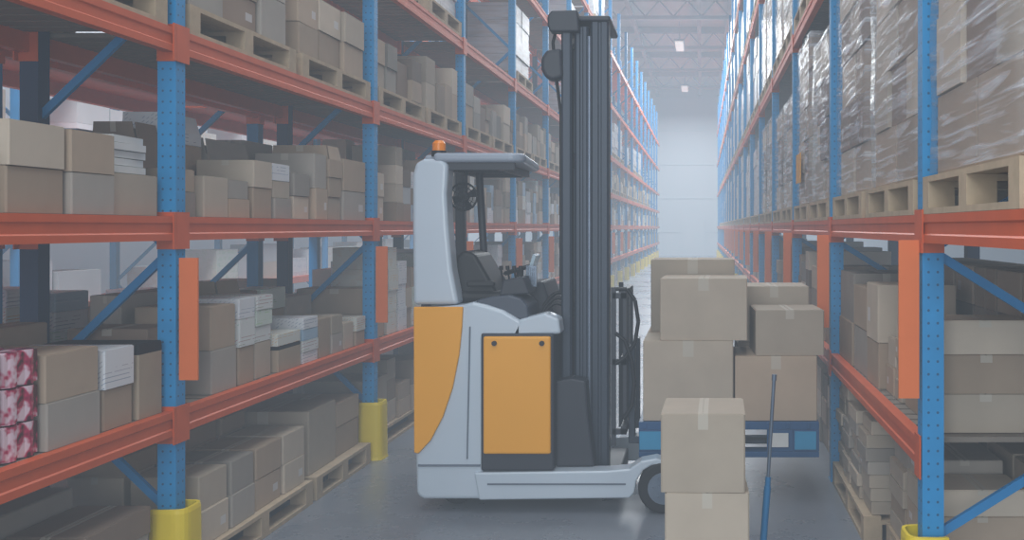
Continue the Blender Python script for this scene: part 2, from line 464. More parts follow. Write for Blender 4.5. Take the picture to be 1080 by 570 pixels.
# bay 2
stack(4.76, 4.96, -2.47, .35, z2, [.12, .11], ['grey', 'kraft'])
stack(4.98, 5.24, -2.44, .34, z2, [.205], ['light']); stack(5.25, 5.5, -2.45, .34, z2, [.1, .1], ['kraft', 'grey'])
stack(4.78, 5.04, -2.84, .25, z2, [.2, .2], ['kraft', 'grey'])
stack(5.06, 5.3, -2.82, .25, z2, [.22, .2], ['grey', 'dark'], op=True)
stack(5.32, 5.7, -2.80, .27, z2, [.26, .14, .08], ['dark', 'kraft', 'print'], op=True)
stack(5.54, 5.79, -2.45, .33, z2, [.17, .15], ['kraft', 'light']); stack(5.81, 6.06, -2.45, .33, z2, [.12, .1, .1], ['grey', 'light', 'print'])
stack(5.75, 6.3, -2.80, .27, z2, [.25, .14], ['dark', 'grey'], op=True)
stack(6.1, 6.36, -2.45, .34, z2, [.14, .14], ['light', 'grey'])
stack(6.4, 6.62, -2.44, .4, z2, [.2, .22], ['kraft', 'grey']); stack(6.64, 6.88, -2.44, .4, z2, [.15, .13, .14], ['light', 'kraft', 'kraft'], op=True)
stack(6.9, 7.36, -2.44, .4, z2, [.2, .22], ['grey', 'kraft'])
stack(6.35, 6.8, -2.87, .2, z2, [.25, .25], ['kraft', 'grey'])
# level 1 near bay
stack(3.77, 4.12, -2.44, .45, z1, [.18, .18], ['grey', 'kraft'])
stack(4.14, 4.37, -2.44, .45, z1, [.17, .165], ['kraft', 'print'])
stack(4.39, 4.6, -2.44, .45, z1, [.33], ['bltop'])
stack(3.9, 4.5, -2.9, .17, z1, [.22, .2], ['light', 'kraft'])
# bay 2
stack(4.76, 5.04, -2.6, .4, z1, [.2, .16], ['kraft', 'dark'])
stack(5.06, 5.34, -2.45, .4, z1, [.22, .22], ['grey', 'kraft'])
stack(5.36, 5.56, -2.44, .35, z1, [.2, .15, .11], ['kraft', 'pinkprint', 'print'])
stack(5.58, 5.8, -2.45, .35, z1, [.2, .09, .09, .08], ['light', 'pinkprint', 'greenprint', 'pinkprint'])
stack(5.83, 6.17, -2.44, .3, z1, [.15, .07], ['bltop', 'yelprint'])
stack(6.2, 6.45, -2.44, .35, z1, [.07, .07, .07, .07], ['print', 'pinkprint', 'bluefilm', 'print'])
stack(6.48, 6.68, -2.44, .35, z1, [.25], ['kraft']); stack(6.69, 6.9, -2.44, .35, z1, [.13, .12], ['grey', 'light'])
stack(6.93, 7.14, -2.44, .36, z1, [.18], ['light']); stack(7.16, 7.36, -2.44, .36, z1, [.1, .1], ['kraft', 'yelprint'])
stack(5.04, 5.8, -2.88, .18, z1, [.3, .2], ['kraft', 'grey'])
stack(5.84, 6.14, -2.78, .28, z1, [.3, .16], ['grey', 'kraft'], op=True); stack(6.16, 6.46, -2.82, .24, z1, [.24, .2], ['light', 'dark'])
stack(6.5, 6.88, -2.82, .24, z1, [.3, .14], ['kraft', 'greenprint'])
stack(6.9, 7.36, -2.83, .22, z1, [.36], ['grey'])
# floor near
zf = pallet(-2.76, 4.02, 0, .7, 1.0)
for (a, c) in ((3.54, 3.99), (4.01, 4.5)):
    stack(a, c, -2.44, .34, zf, [.2, .12], ['grey', 'dark'], where='on a floor pallet'); stack(a, c, -2.79, .3, zf, [.2, .2], ['kraft', 'grey'], where='on a floor pallet')
zf = pallet(-2.76, 5.55, 0, .74, 1.35)
for (a, c, t) in ((4.9, 5.2, 'light'), (5.22, 5.5, 'grey'), (5.52, 5.86, 'kraft'), (5.88, 6.2, 'light')): 
    stack(a, c, -2.42, .36, zf, [.17, .17], [t, t], where='on a floor pallet')
    stack(a, c, -2.79, .3, zf, [.17, .17, .1], ['dark', t, 'kraft'], where='on a floor pallet')
zf = pallet(-2.76, 6.80, 0, .74, 1.02)
stack(6.32, 6.8, -2.44, .6, zf, [.4], ['light'], where='on a floor pallet')
stack(6.83, 7.28, -2.46, .6, zf, [.2, .16], ['kraft', 'kraft'], where='on a floor pallet')

MIX = ['kraft', 'light', 'grey', 'kraft', 'light', 'dark', 'kraft', 'light', 'print', 'greenprint', 'yelprint', 'white', 'bluefilm']
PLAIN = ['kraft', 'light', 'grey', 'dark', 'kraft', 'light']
def fill(xf, sx, depth, ya, yb, z0, zmax, dens=.96, pal=False, where='on the rack shelf', mats=None, wr=(.22, .42), back=False, op=.12, uh=.17):
    y = ya
    if pal: z0 = pallet(xf+sx*depth/2, (ya+yb)/2, z0, depth-.02, yb-ya)
    while y < yb-.16:
        w = min(R.uniform(*wr), yb-y)
        if R.random() < dens:
            H = (zmax-z0)*R.uniform(.45, .95)
            n = max(1, round(H/uh)); mm = R.choice(mats or PLAIN)
            d = depth*R.uniform(.5, .6) if back else depth*R.uniform(.7, .97)
            stack(y, y+w, xf+sx*R.uniform(0, .04), d, z0, [H/n]*n, [mm if R.random() < .7 else R.choice(mats or PLAIN) for _ in range(n)], sx, where, op=R.random() < op)
            if back:
                hb = min(zmax-z0, H+R.uniform(.05, .25)); st = xf+sx*(.04+depth*.61)
                stack(y, y+w, st, depth*.33, z0, [hb/2]*2, [R.choice(PLAIN)]*2, sx, where)
        y += w+R.uniform(.003, .02)

for i in range(2, 20):
    ya, yb = yl[i]+.08, yl[i]+BAY-.08
    if i < 15:
        fill(XL-.05, -1, .62, ya+.05, yb-.05, 0, .70, pal=(i < 8), op=0)
        fill(XL-.03, -1, .62, ya, yb, z1, 1.6, mats=MIX, op=0, wr=(.2, .36) if i < 6 else (.3, .5))
        fill(XL-.03, -1, .62, ya, yb, z2, 2.45, mats=MIX, back=(i == 2), op=.1 if i < 4 else 0, wr=(.2, .36) if i < 6 else (.3, .5))
    else:
        for zz in (0, z1, z2): carton(XL-.65, XL-.06, ya+.06, ya+1.25, zz+.002, .6); carton(XL-.65, XL-.06, ya+1.3, yb-.06, zz+.002, .5)
for i in range(0, 16):
    ya, yb = yl[i]+.1, yl[i]+BAY-.1
    mid = (ya+yb)/2
    fill(XL-.0, -1, .72, ya, mid-.05, z3, 3.3, pal=True, dens=1, mats=PLAIN, op=0, uh=.2)
    fill(XL-.0, -1, .72, mid+.05, yb, z3, 3.3, pal=True, dens=1, mats=PLAIN, op=0, uh=.2)
# rows behind, loosely filled so the next aisle shows through
wb = 'on the rack shelf behind'
stack(4.85, 5.15, -3.32, .4, z1, [.09]*6, ['print', 'bluefilm', 'print', 'print', 'yelprint', 'print'], where=wb)
stack(5.2, 5.5, -3.32, .4, z1, [.1]*5, ['greenprint', 'print', 'greenprint', 'print', 'bluefilm'], where=wb)
stack(5.6, 6.0, -3.32, .4, z1, [.2, .2], ['kraft', 'light'], where=wb)
stack(6.3, 6.6, -3.32, .4, z1, [.09]*5, ['greenprint', 'greenprint', 'print', 'greenprint', 'print'], where=wb)
stack(6.65, 7.1, -3.32, .4, z1, [.2, .22], ['light', 'white'], where=wb)
stack(4.85, 5.3, -3.32, .4, z2, [.2, .2], ['kraft', 'print'], where=wb)
stack(5.4, 5.7, -3.32, .4, z2, [.08]*6, ['print', 'bluefilm']*3, where=wb)
stack(6.2, 6.7, -3.32, .4, z2, [.25, .25], ['light', 'kraft'], where=wb)
for i in range(1, 6):
    ya, yb = yl[i]+.08, yl[i]+BAY-.08
    for zz, zm in ((0, .6), (z1, 1.4), (z2, 2.3)):
        if i == 1 and zz > 0: continue
        fill(-3.3, -1, .5, ya+.05, yb-.05, zz, zm, dens=.5, mats=['white', 'grey', 'light', 'kraft', 'print', 'greenprint'], op=0, wr=(.3, .5), uh=.22)
for i in range(1, 10):
    ya, yb = yl[i]+.12, yl[i]+BAY-.12
    for zz, zm in ((0, .7), (z1, 1.5), (z2, 2.4), (z3, 3.3)):
        fill(-6.95, -1, .6, ya, yb, zz, zm, dens=.8, mats=['white', 'print', 'light', 'greenprint', 'yelprint', 'white'], op=0, wr=(.5, 1), uh=.35)
# right rack level 1 & floor
xr = XR+.03
for (a, c, hs, ms) in ((4.12, 4.42, [.16, .16, .14], ['light', 'kraft', 'light']), (4.44, 4.8, [.2, .22], ['kraft', 'light']), (4.82, 5.0, [.1, .1, .1, .1], ['light', 'light', 'kraft', 'light']), (5.01, 5.22, [.14, .14], ['kraft', 'light']), (5.24, 5.6, [.24, .3], ['kraft', 'light']), (5.62, 6.1, [.26, .24], ['grey', 'kraft']), (6.12, 6.7, [.26, .3], ['kraft', 'grey'])):
    stack(a, c, xr+(.06 if a < 5.1 else .02), .42, z1, hs, ms, sx=1)
    stack(a, c, xr+.5, .38, z1, [.22, .22, .2], ['kraft', 'grey', 'light'], sx=1)
zf = pallet(XR+.56, 4.75, 0, .9, 1.14)
for (a, c, hs, ms) in ((4.2, 4.5, [.12, .11, .12, .11], ['light', 'light', 'kraft', 'light']), (4.52, 4.9, [.13, .13, .13, .12], ['light', 'kraft', 'light', 'grey']), (4.92, 5.3, [.09]*6, ['light', 'kraft', 'light', 'light', 'grey', 'light'])):
    stack(a, c, XR+.12, .38, zf, hs, ms, sx=1, where='on a floor pallet', jit=.03); stack(a, c, XR+.52, .4, zf, [.2, .2, .14], ['light', 'kraft', 'light'], sx=1, where='on a floor pallet')
zf = pallet(XR+.5, 6.08, 0, .98, 1.28, 'wooden pallet on floor under flat cartons')
for (a, c) in ((5.46, 5.76), (5.78, 6.1), (6.12, 6.42), (6.44, 6.7)):
    n = R.choice([7, 7, 8])
    stack(a, c, XR+.02, .45, zf, [.072]*n, [R.choice(['light', 'light', 'light', 'grey']) for _ in range(n)], sx=1, where='in a pile of flat cartons', jit=.04)
    stack(a, c, XR+.52, .42, zf, [.18, .18, .15], sx=1, where='on a floor pallet')
for i in range(2, 20):
    ya, yb = yr[i]+.08, yr[i]+BAY-.08
    if i < 15:
        fill(xr+.04, 1, .86, ya+.05, yb-.05, 0, .70, op=0); fill(xr, 1, .9, ya, yb, z1, 1.6, op=0)
    else:
        for zz in (0, z1): carton(xr+.05, xr+.8, ya+.06, ya+1.25, zz+.002, .6); carton(xr+.05, xr+.8, ya+1.3, yb-.06, zz+.002, .5)

# forklift load & free stack
where = 'on the raised blue pallet'
Yl = 6.22; zl = .512
carton(-.36, .195, Yl, Yl+.52, zl, .49, 'light', where, 0)
carton(.205, .71, Yl, Yl+.52, zl, .395, 'kraft', where, 0)
carton(-.25, .29, Yl+.02, Yl+.50, zl+.492, .38, 'light', where, math.radians(-2))
carton(.325, .75, Yl+.03, Yl+.48, zl+.397, .28, 'light', where, math.radians(2))
carton(-.36, .195, Yl+.55, Yl+1.05, zl, .49, 'kraft', where, 0)
carton(-.34, .22, Yl+.56, Yl+1.04, zl+.492, .48, 'light', where, 0)
carton(.235, .71, Yl+.55, Yl+1.05, zl, .42, 'kraft', where, 0)
carton(.25, .72, Yl+.56, Yl+1.04, zl+.422, .37, 'light', where, 0)
for i in range(3):
    j = [0, .004, -.006][i]
    carton(-.155+j, .185+j, 4.07, 4.46, .001+.3165*i, .315, 'light', 'stacked on the concrete floor', math.radians([0, 1, -1][i]))

BX.sort(key=lambda t: t[2]*1.0+(2.2 if t[0] < -3.2 else 0)+(40 if t[0] < -6 else 0))
def carton_mesh(w, d, h, m, op=False):
    q = MB(); e = min(.006, h*.06)
    x, y = w/2, d/2
    ring = [(-x+e,-y),(x-e,-y),(x,-y+e),(x,y-e),(x-e,y),(-x+e,y),(-x,y-e),(-x,-y+e)]
    if not op:
        q.prism(ring, 0, h-e*.5, 'z')
        g = .002
        q.box(-x+e, -g, -y+e, y-e, h-e*.5, h); q.box(g, x-e, -y+e, y-e, h-e*.5, h)
    else:
        hb = h*.85; t = .006
        q.box(-x, x, -y, y, 0, t)
        q.box(-x, x, -y, -y+t, t, hb); q.box(-x, x, y-t, y, t, hb); q.box(-x, -x+t, -y+t, y-t, t, hb); q.box(x-t, x, -y+t, y-t, t, hb)
        fl = min(.09, x*.8)
        def flap(a, c, dx, dy, dz):
            a = Vector(a); c = Vector(c); o = Vector((dx, dy, dz)); n = (c-a).cross(o).normalized()*.002
            i = (c-a).normalized()*.012
            vs = [a-n, c-n, c-i+o-n, a+i+o-n, a+n, c+n, c-i+o+n, a+i+o+n]
            q.add(vs, [(0,3,2,1),(4,5,6,7),(0,1,5,4),(1,2,6,5),(2,3,7,6),(3,0,4,7)])
        flap((-x+.01, -y+.004, hb), (x-.01, -y+.004, hb), 0, -fl*.12, fl)
        flap((x-.01, y-.004, hb), (-x+.01, y-.004, hb), 0, -fl*.5, fl*.8)
        flap((-x+.004, y-.01, hb), (-x+.004, -y+.01, hb), fl*.35, 0, fl*.9)
        flap((x-.004, -y+.01, hb), (x-.004, y-.01, hb), -fl*.2, 0, fl)
    return q.mesh('cardboard_box', [m])
NI = 299
rest = {}
for k, (x0, x1, y0, y1, z0, h, m, wh, rot, op) in enumerate(BX):
    if k < NI:
        w, d = x1-x0, y1-y0
        obj('cardboard_box', carton_mesh(w, d, h, m, op), ((x0+x1)/2, (y0+y1)/2, z0),
            label=(LAB[m]+' '+wh) if not op else 'open cardboard box with raised flaps '+wh, category='cardboard box', group='cardboard boxes',
            rot=(R.uniform(-.006, .006) if rot is None else rot))
        o = COL.objects[-1]
        if len(o['label'].split()) > 12: o['label'] = ' '.join(LAB[m].split()[:6])+' on the rack'
    else:
        rest.setdefault(m, []).append((x0, x1, y0, y1, z0, z0+h))
q = MB(); mats = []
def plainc(name, col): return mat(name, col, .75, var=.15, scale=1.5)
FARC = {'kraft': (166,147,128), 'light': (182,168,151), 'grey': (158,150,141), 'dark': (136,118,104), 'white': (205,207,210)}
mi = 0
for m in rest:
    tones = [1.0]
    if m in FARC: tones = [.86, 1.0, 1.1]
    for t_, tone in enumerate(tones):
        mats.append(plainc('far_'+m, tuple(min(255, int(c*tone)) for c in FARC[m])) if m in FARC else M[m])
        for j, t in enumerate(rest[m]):
            if j % len(tones) == t_: q.box(*t, mi=mi)
        mi += 1
obj('distant_cardboard_boxes', q.mesh('distant_cardboard_boxes', mats), label='many brown cardboard boxes farther down the racks', category='cardboard boxes', kind='stuff')

# ------------------------------------------------------------ wrapped loads
WM = {}
def wrap_parts(dx, dy, h, variant):
    key = (round(dx, 2), round(dy, 2), round(h, 2), variant)
    if key in WM: return WM[key]
    rr = random.Random(variant*17+3)
    layers = max(2, round(h/.3)); hh = h/layers
    cart = []
    for l in range(layers):
        n = 2 if l % 2 == 0 else 3
        for i in range(n):
            y0 = -dy/2+dy*i/n; jx = rr.uniform(0, .025)
            q = MB(); q.box(-dx/2+jx, dx/2-jx, y0+.008, y0+dy/n-.008, l*hh+.008, (l+1)*hh)
            cart.append((q.mesh('carton', [rr.choice(['light', 'kraft', 'light', 'dark'])])))
    q = MB(); n = 40; rings = 14
    vs = []
    ph = rr.uniform(0, 6)
    for k in range(rings+1):
        z = .01+h*k/rings
        for i in range(n):
            t = i/n*4; s = int(t); f = t-s
            X, Y = dx/2+.014, dy/2+.014
            p = [(-X+2*X*f, -Y), (X, -Y+2*Y*f), (X-2*X*f, Y), (-X, Y-2*Y*f)][s]
            o = 1+.007*math.sin(z*11+t*9+ph)+rr.uniform(0, .004)
            vs.append((p[0]*o, p[1]*o, z))
    fs = []
    for k in range(rings):
        for i in range(n): fs.append((k*n+i, k*n+(i+1) % n, (k+1)*n+(i+1) % n, (k+1)*n+i))
    q.add(vs, fs, 0, True)
    q.box(-dx/2-.01, dx/2+.01, -dy/2-.01, dy/2+.01, h+.004, h+.01)
    WM[key] = (cart, q.mesh('stretch_wrap', ['wrap'])); return WM[key]
def far_load_mesh(dx, dy, h, v):
    key = ('f', dx, dy, h, v)
    if key in WM: return WM[key]
    rr = random.Random(v)
    q = MB(); layers = 4
    for l in range(layers):
        n = 2
        for i in range(n):
            j = rr.uniform(0, .02)
            q.box(-dx/2+j, dx/2-j, -dy/2+dy*i/n+.004, -dy/2+dy*(i+1)/n-.004, h*l/layers+.003, h*(l+1)/layers)
    WM[key] = q.mesh('wrapped_load', [['fw1', 'fw2', 'fw3'][v % 3]]); return WM[key]
ys_ = MB(); ys_.box(-.003, .003, -.2, .2, 0, .26); ysm = ys_.mesh('yellow_sheet', ['ysheet'])
def wload(x, y, z, dx, dy, h, near, v, yellow=False):
    lab = ['stack of cartons on a pallet in clear stretch film', 'white goods bundled in clear stretch film on a pallet', 'brown cartons bundled in cloudy stretch film'][v % 3]
    if near:
        r = obj('wrapped_load', None, (x, y, z+.002), label='tan cartons on a pallet in glossy clear stretch film', category='wrapped pallet load', group='film-wrapped loads')
        c, w = wrap_parts(dx, dy, h, v)
        for m in c: obj('carton', m, parent=r)
        obj('stretch_wrap', w, parent=r, label='stretched clear plastic film')
        if yellow:
            obj('yellow_sheet', ysm, (-dx/2-.03, .25, .2), parent=r, label='yellow paper sheet stuck on the film'); r['label'] = 'film-wrapped tan cartons with a yellow sheet attached'
    else:
        obj('wrapped_load', far_load_mesh(dx, dy, h, v), (x, y, z+.002), label=lab, category='wrapped pallet load', group='film-wrapped loads')
HS = [1.25, 1.4, 1.1]
for i, y in enumerate(yr[:17]):
    for li, z in enumerate(LR[1:]):
        if i > 12 and li > 2: continue
        zt = (LR[1:]+[8.4])[li+1]
        for k in range(2):
            yc = y+.1+.62+k*1.33
            if i == 0 and k == 0: continue
            v = R.choice([1, 3, 1, 3, 5])
            h = min(HS[R.randrange(3)], zt-z-.35)
            if i == 1 and li == 0: h = 1.4
            if i == 0 and li == 0: yc = 3.34; h = 1.25
            zz = pallet(XR+.5, yc, z, 1.0, 1.2, 'wooden pallet on an orange rack beam')
            wload(XR+.5, yc, zz, .92, 1.12, round(h, 1), i < 5 and li < 2, v, yellow=(i == 2 and k == 1 and li == 0))
for i, y in enumerate(yl[:14]):
    for li, z in enumerate(LL[3:]):
        if i < 1: continue
        if i > 9 and li > 0: continue
        for k in range(2):
            if R.random() < (.35, .7, .8)[li]: continue
            yc = y+.1+.64+k*1.32
            zt = (LL[3:]+[8.0])[li+1]
            h = min(R.choice([.6, .8, .9]), zt-z-.3)
            zz = pallet(XL-.36, yc, z, .72, 1.2, 'wooden pallet high on the rack')
            wload(XL-.37, yc, zz, .66, 1.14, round(h, 1), False, R.choice([0, 2, 0, 2, 1]))

# ------------------------------------------------------------ small goods
def roll_pack():
    q = MB()
    for i in range(2):
        for j in range(2):
            q.cyl((-.055+.11*i, -.045+.09*j, .002), (-.055+.11*i, -.045+.09*j, .128), .052, 16)
    q.box(-.1, .1, -.09, .09, .008, .124)
    return q.mesh('toilet_roll_pack', ['pink'])
rp = roll_pack()
for a, y in enumerate((3.24, 3.45, 3.66)):
    for k in range(3):
        for xx in (-2.56, -2.79):
            obj('toilet_roll_pack', rp, (xx, y, z1+.002+.132*k), label='pink printed pack of paper rolls on the shelf', category='paper rolls', group='pink roll packs')
pb = MB(); pb.box(-.14, .14, -.13, .13, 0, .03); pbm = pb.mesh('paper_bundle', ['paper'])
for k in range(5):
    obj('paper_bundle', pbm, (-2.63+R.uniform(-.01, .01), 4.4+R.uniform(-.01, .01), z2+.184+.033*k), rot=R.uniform(-.08, .08), label='flat white paper bundle stacked on a carton', category='paper', group='paper bundles')

# ------------------------------------------------------------ forklift
FR = (-1.0, 6.55, 0)
truck = obj('reach_truck', None, FR, label='light grey and yellow reach truck with tall dark mast', category='forklift')
def part(mb, name, mats, parent=truck, label=None, bevel=0, seg=2):
    me = mb.mesh(name, mats if isinstance(mats, list) else [mats], FR)
    return obj(name, me, (0, 0, 0), parent, label=label, bevel=bevel, seg=seg)
Y0, Y1 = 6.0, 7.12
def P(x, y, Y=6.0): return ((x-740)*Y/1068, 1.7-(y-240)*Y/1068)
prof = [P(438,520), P(437,478), P(436,326), P(487,322), P(498,319), P(512,322), P(530,328), P(550,340), P(550,356), P(508,360), P(508,497), P(512,524), P(505,528), P(446,528), P(440,525)]
q = MB(); q.prism(prof, Y0+.02, Y1-.02, 'y'); chassis = part(q, 'chassis', ['body'], bevel=.02, seg=3)
def swept(y, off):
    pr = [P(436,324), P(488,324), P(487,345), P(484,375), P(477,410), P(467,440), P(454,465), P(441,479), P(436.5,478)]
    q = MB(); q.prism(pr, y, y+off, 'y'); return q
part(swept(Y0, .03), 'side_panel', ['fyel'], label='yellow swept rear panel', bevel=.006)
part(swept(Y1-.03, .03), 'side_panel', ['fyel'], label='yellow swept rear panel', bevel=.006)
q = MB(); q.bar((P(440,492)[0], Y0+.017, P(440,492)[1]), (P(506,492)[0], Y0+.017, P(506,492)[1]), .012, .01)
part(q, 'panel_seam', ['seam'], chassis)
q = MB(); q.bar((P(495,345)[0], Y0+.016, P(495,345)[1]), (P(492,485)[0], Y0+.016, P(492,485)[1]), .008, .01)
part(q, 'panel_seam', ['seam'], chassis)
pp = [P(434,322), P(433,240), P(433,185), P(436,172), P(445,167), P(464,167), P(471,173), P(470,190), P(469,205), P(471,240), P(475,285), P(482,322)]
q = MB(); q.prism(pp, Y0+.03, Y0+.2, 'y'); pil = part(q, 'guard_pillar', ['body'], bevel=.025, seg=4)
q = MB(); q.prism([(-1.70,1.24),(-1.70,2.09),(-1.64,2.09),(-1.63,1.24)], Y1-.14, Y1-.07, 'y'); part(q, 'rear_post', ['fdark'], bevel=.01)
q = MB(); q.box(-1.72, -1.66, Y0+.2, Y1-.14, 1.2, 1.34); part(q, 'rear_crossbar', ['hood'], bevel=.01)
def arc(cx, cy, r, a0, a1, n=6): return [(cx+r*math.cos(math.radians(a0+(a1-a0)*i/n)), cy+r*math.sin(math.radians(a0+(a1-a0)*i/n))) for i in range(n+1)]
gp = arc(-1.15, Y0+.12, .09, -90, 0)+arc(-1.24, Y1-.14, .12, 20, 90)+[(-1.70, Y1-.02), (-1.70, Y0+.2), (-1.60, Y0+.2), (-1.60, Y0+.03)]
q = MB(); q.prism(gp, 2.088, 2.145, 'z')
guard = part(q, 'overhead_guard', ['roof'], bevel=.022, seg=4)
q = MB()
for i in range(6):
    y = Y0+.15+.16*i; q.box(-1.54, -1.22, y, y+.035, 2.05, 2.09)
q.box(-1.55, -1.12, Y0+.06, Y0+.1, 2.045, 2.09); q.box(-1.55, -1.24, Y1-.12, Y1-.08, 2.045, 2.09)
q.box(-1.56, -1.52, Y0+.1, Y1-.12, 2.045, 2.09); q.box(-1.23, -1.19, Y0+.1, Y1-.12, 2.045, 2.09)
part(q, 'guard_grille', ['fdark'], guard)
q = MB(); q.tube([(-1.45, 6.6, 2.06), (-1.40, 6.6, 1.2)], .024, 12); part(q, 'front_post', ['fdark'])
bx, bz = P(463, 165, 6.15)
q = MB(); q.cyl((bx, 6.15, 2.13), (bx, 6.15, 2.165), .045, 16); part(q, 'beacon_base', ['black'])
q = MB(); q.cyl((bx, 6.15, 2.165), (bx, 6.15, 2.21), .04, 16); q.cyl((bx, 6.15, 2.21), (bx, 6.15, 2.227), .04, 16, r1=.025); part(q, 'beacon', ['beacon'], label='amber warning beacon')
fc = Vector((-1.475, 6.3, 1.89))
q = MB()
for rr_ in (.085, .06, .035):
    pts = [fc+Vector((math.cos(a)*rr_, -.03, math.sin(a)*rr_)) for a in [i*math.pi/8 for i in range(17)]]
    q.tube(pts, .003 if rr_ < .08 else .007, 6)
for i in range(12):
    a = i*math.pi/6; q.cyl(fc+Vector((0, -.035, 0)), fc+Vector((math.cos(a)*.085, -.03, math.sin(a)*.085)), .002, 5)
fan = part(q, 'fan_cage', ['black'])
q = MB()
for i in range(4):
    a = i*math.pi/2+.4
    c, s = math.cos(a), math.sin(a)
    q.add([fc+Vector((c*.012-s*.01, 0, s*.012+c*.01)), fc+Vector((c*.075-s*.025, -.012, s*.075+c*.025)), fc+Vector((c*.075+s*.03, .012, s*.075-c*.03)), fc+Vector((c*.012+s*.01, .004, s*.012-c*.01))], [(0,1,2,3)])
q.cyl(fc+Vector((0, -.02, 0)), fc+Vector((0, .06, 0)), .022, 12); q.cyl(fc+Vector((0,.04,0)), fc+Vector((0,.04,.17)), .01, 8)
part(q, 'fan_blade', ['fdark'], fan)
def rbox(x0, x1, y0, y1, z0, z1):
    q = MB(); q.box(x0, x1, y0, y1, z0, z1); return q
sd = .12
q = MB(); q.prism([(-1.59+sd,1.25),(-1.64+sd,1.42),(-1.63+sd,1.52),(-1.58+sd,1.56),(-1.51+sd,1.54),(-1.44+sd,1.42),(-1.36+sd,1.28),(-1.36+sd,1.25)], 6.2, 6.66, 'y')
seat = part(q, 'seat_backrest', ['black'], bevel=.025, seg=3)
q = rbox(-1.56, -1.18, 6.16, 6.7, 1.24, 1.31); part(q, 'seat_cushion', ['black'], bevel=.03, seg=3)
q = rbox(-1.42, -1.25, 6.1, 6.15, 1.34, 1.375); part(q, 'armrest', ['black'], bevel=.012)
hp = [P(496,322), P(502,317), P(515,314), P(535,312), P(548,316), P(555,324), P(556,340), P(520,334)]
q = MB(); q.prism(hp, Y0+.05, Y0+.42, 'y'); part(q, 'hood', ['hood'], bevel=.012, seg=3)
q = MB(); q.prism([P(540,354,6.05), P(548,337,6.05), P(575,330,6.05), P(590,336,6.05), P(592,352,6.05)], Y0+.02, 6.2, 'y'); part(q, 'side_cover', ['body'], bevel=.015, seg=3)
q = MB(); q.prism([P(540,335,6.6), P(541,300,6.6), P(575,296,6.6), P(590,340,6.6)], 6.5, 7.05, 'y'); part(q, 'dashboard', ['fdark'], bevel=.015)
con = MB(); con.prism([P(522,314), P(526,297), P(548,293), P(555,312)], 6.12, 6.4, 'y'); conp = part(con, 'control_console', ['fdark'], bevel=.01)
for i in range(4):
    q = MB(); x = -1.215+.04*i; q.cyl((x, 6.2, 1.36), (x-.01, 6.19, 1.44), .006, 8); q.cyl((x-.01, 6.19, 1.44), (x-.012, 6.19, 1.465), .012, 10)
    part(q, 'control_lever', ['black'], conp)
q = MB(); q.prism([(-1.13, 1.33), (-1.11, 1.33), (-1.05, 1.52), (-1.07, 1.53)], 6.42, 6.6, 'y'); part(q, 'display', ['screen'], conp, label='small grey display screen')
q = MB()
for i in range(4):
    for j in range(4): q.box(-1.085+.012*j, -1.077+.012*j, 6.3, 6.31, 1.34+.03*i, 1.36+.03*i)
q.box(-1.095, -1.03, 6.31, 6.33, 1.33, 1.46); part(q, 'keypad', ['mastl'], conp)
q = MB(); c0 = Vector((-1.22, 6.8, 1.42)); pts = [c0+Vector((math.cos(a)*.1, math.sin(a)*.1, math.cos(a)*.03)) for a in [i*math.pi/10 for i in range(21)]]
q.tube(pts, .012, 8); q.cyl(c0, c0+Vector((0, 0, -.16)), .025, 10); q.bar(c0-Vector((.1,0,.03)), c0+Vector((.1,0,.03)), .03, .015)
part(q, 'steering_wheel', ['black'])
fx0, fz0 = P(507, 497); fx1, fz1 = P(584, 352)
q = MB(); q.prism([(fx0,fz0),(fx1,fz0),(fx1,fz1),(fx0,fz1)], Y0+.005, Y1-.04, 'y'); frame = part(q, 'battery_compartment', ['fdark'], bevel=.01)
a = P(510, 479); c = P(581, 355)
q = MB(); q.box(a[0], c[0], Y0-.015, Y0+.02, a[1], c[1]); door = part(q, 'battery_door', ['fyel'], frame, label='yellow battery door panel', bevel=.012, seg=3)
for px in (522, 572):
    q = MB(); h = P(px, 362); q.cyl((h[0], Y0-.01, h[1]), (h[0], Y0-.03, h[1]), .015, 16); part(q, 'knob', ['black'], door)
for k in range(3):
    q = MB(); pts = []
    for i in range(9):
        t = i/8; pts.append((-1.0+t*.2, 6.3+.05*k, 1.14+.09*math.sin(math.pi*t)+.03*k))
    q.tube(pts, .012, 8)
    part(q, 'hose', ['black'])
# legs
lp = [P(500,499), P(640,497), P(664,495), P(676,487), P(692,484), P(712,490), P(716,497), P(704,493), P(688,491), P(678,497), P(671,508), P(669,520), P(664,526), P(505,528)]
for yy in (Y0, Y1-.16):
    q = MB(); q.prism(lp, yy, yy+.14, 'y'); lg = part(q, 'support_leg', ['body'], bevel=.01, seg=3)
    if yy == Y0:
        q = MB(); q.bar((P(514,513)[0], Y0-.002, P(0,511)[1]), (P(660,513)[0], Y0-.002, P(0,511)[1]), .01, .006); part(q, 'panel_seam', ['seam'], lg)
q = MB(); q.box(-1.25, -1.0, Y0+.14, Y1-.16, .1, .26); part(q, 'cross_member', ['fdark'])
def wheel(x, y0, y1, r, name='load_wheel'):
    q = MB(); z = r+.002; n = 32
    q.cyl((x, y0+.012, z), (x, y1-.012, z), r, n); q.cyl((x, y0, z), (x, y0+.012, z), r-.014, n, r1=r); q.cyl((x, y1-.012, z), (x, y1, z), r, n, r1=r-.014)
    w = part(q, name, ['rubber'])
    q = MB(); q.cyl((x, y0-.006, z), (x, y0+.01, z), r*.62, 24, mi=0); q.cyl((x, y0-.02, z), (x, y0-.004, z), r*.22, 16)
    for i in range(6):
        an = i*math.pi/3; q.cyl((x+math.cos(an)*r*.42, y0-.014, z+math.sin(an)*r*.42), (x+math.cos(an)*r*.42, y0-.004, z+math.sin(an)*r*.42), .01, 8)
    part(q, 'hub', ['mastl'], w)
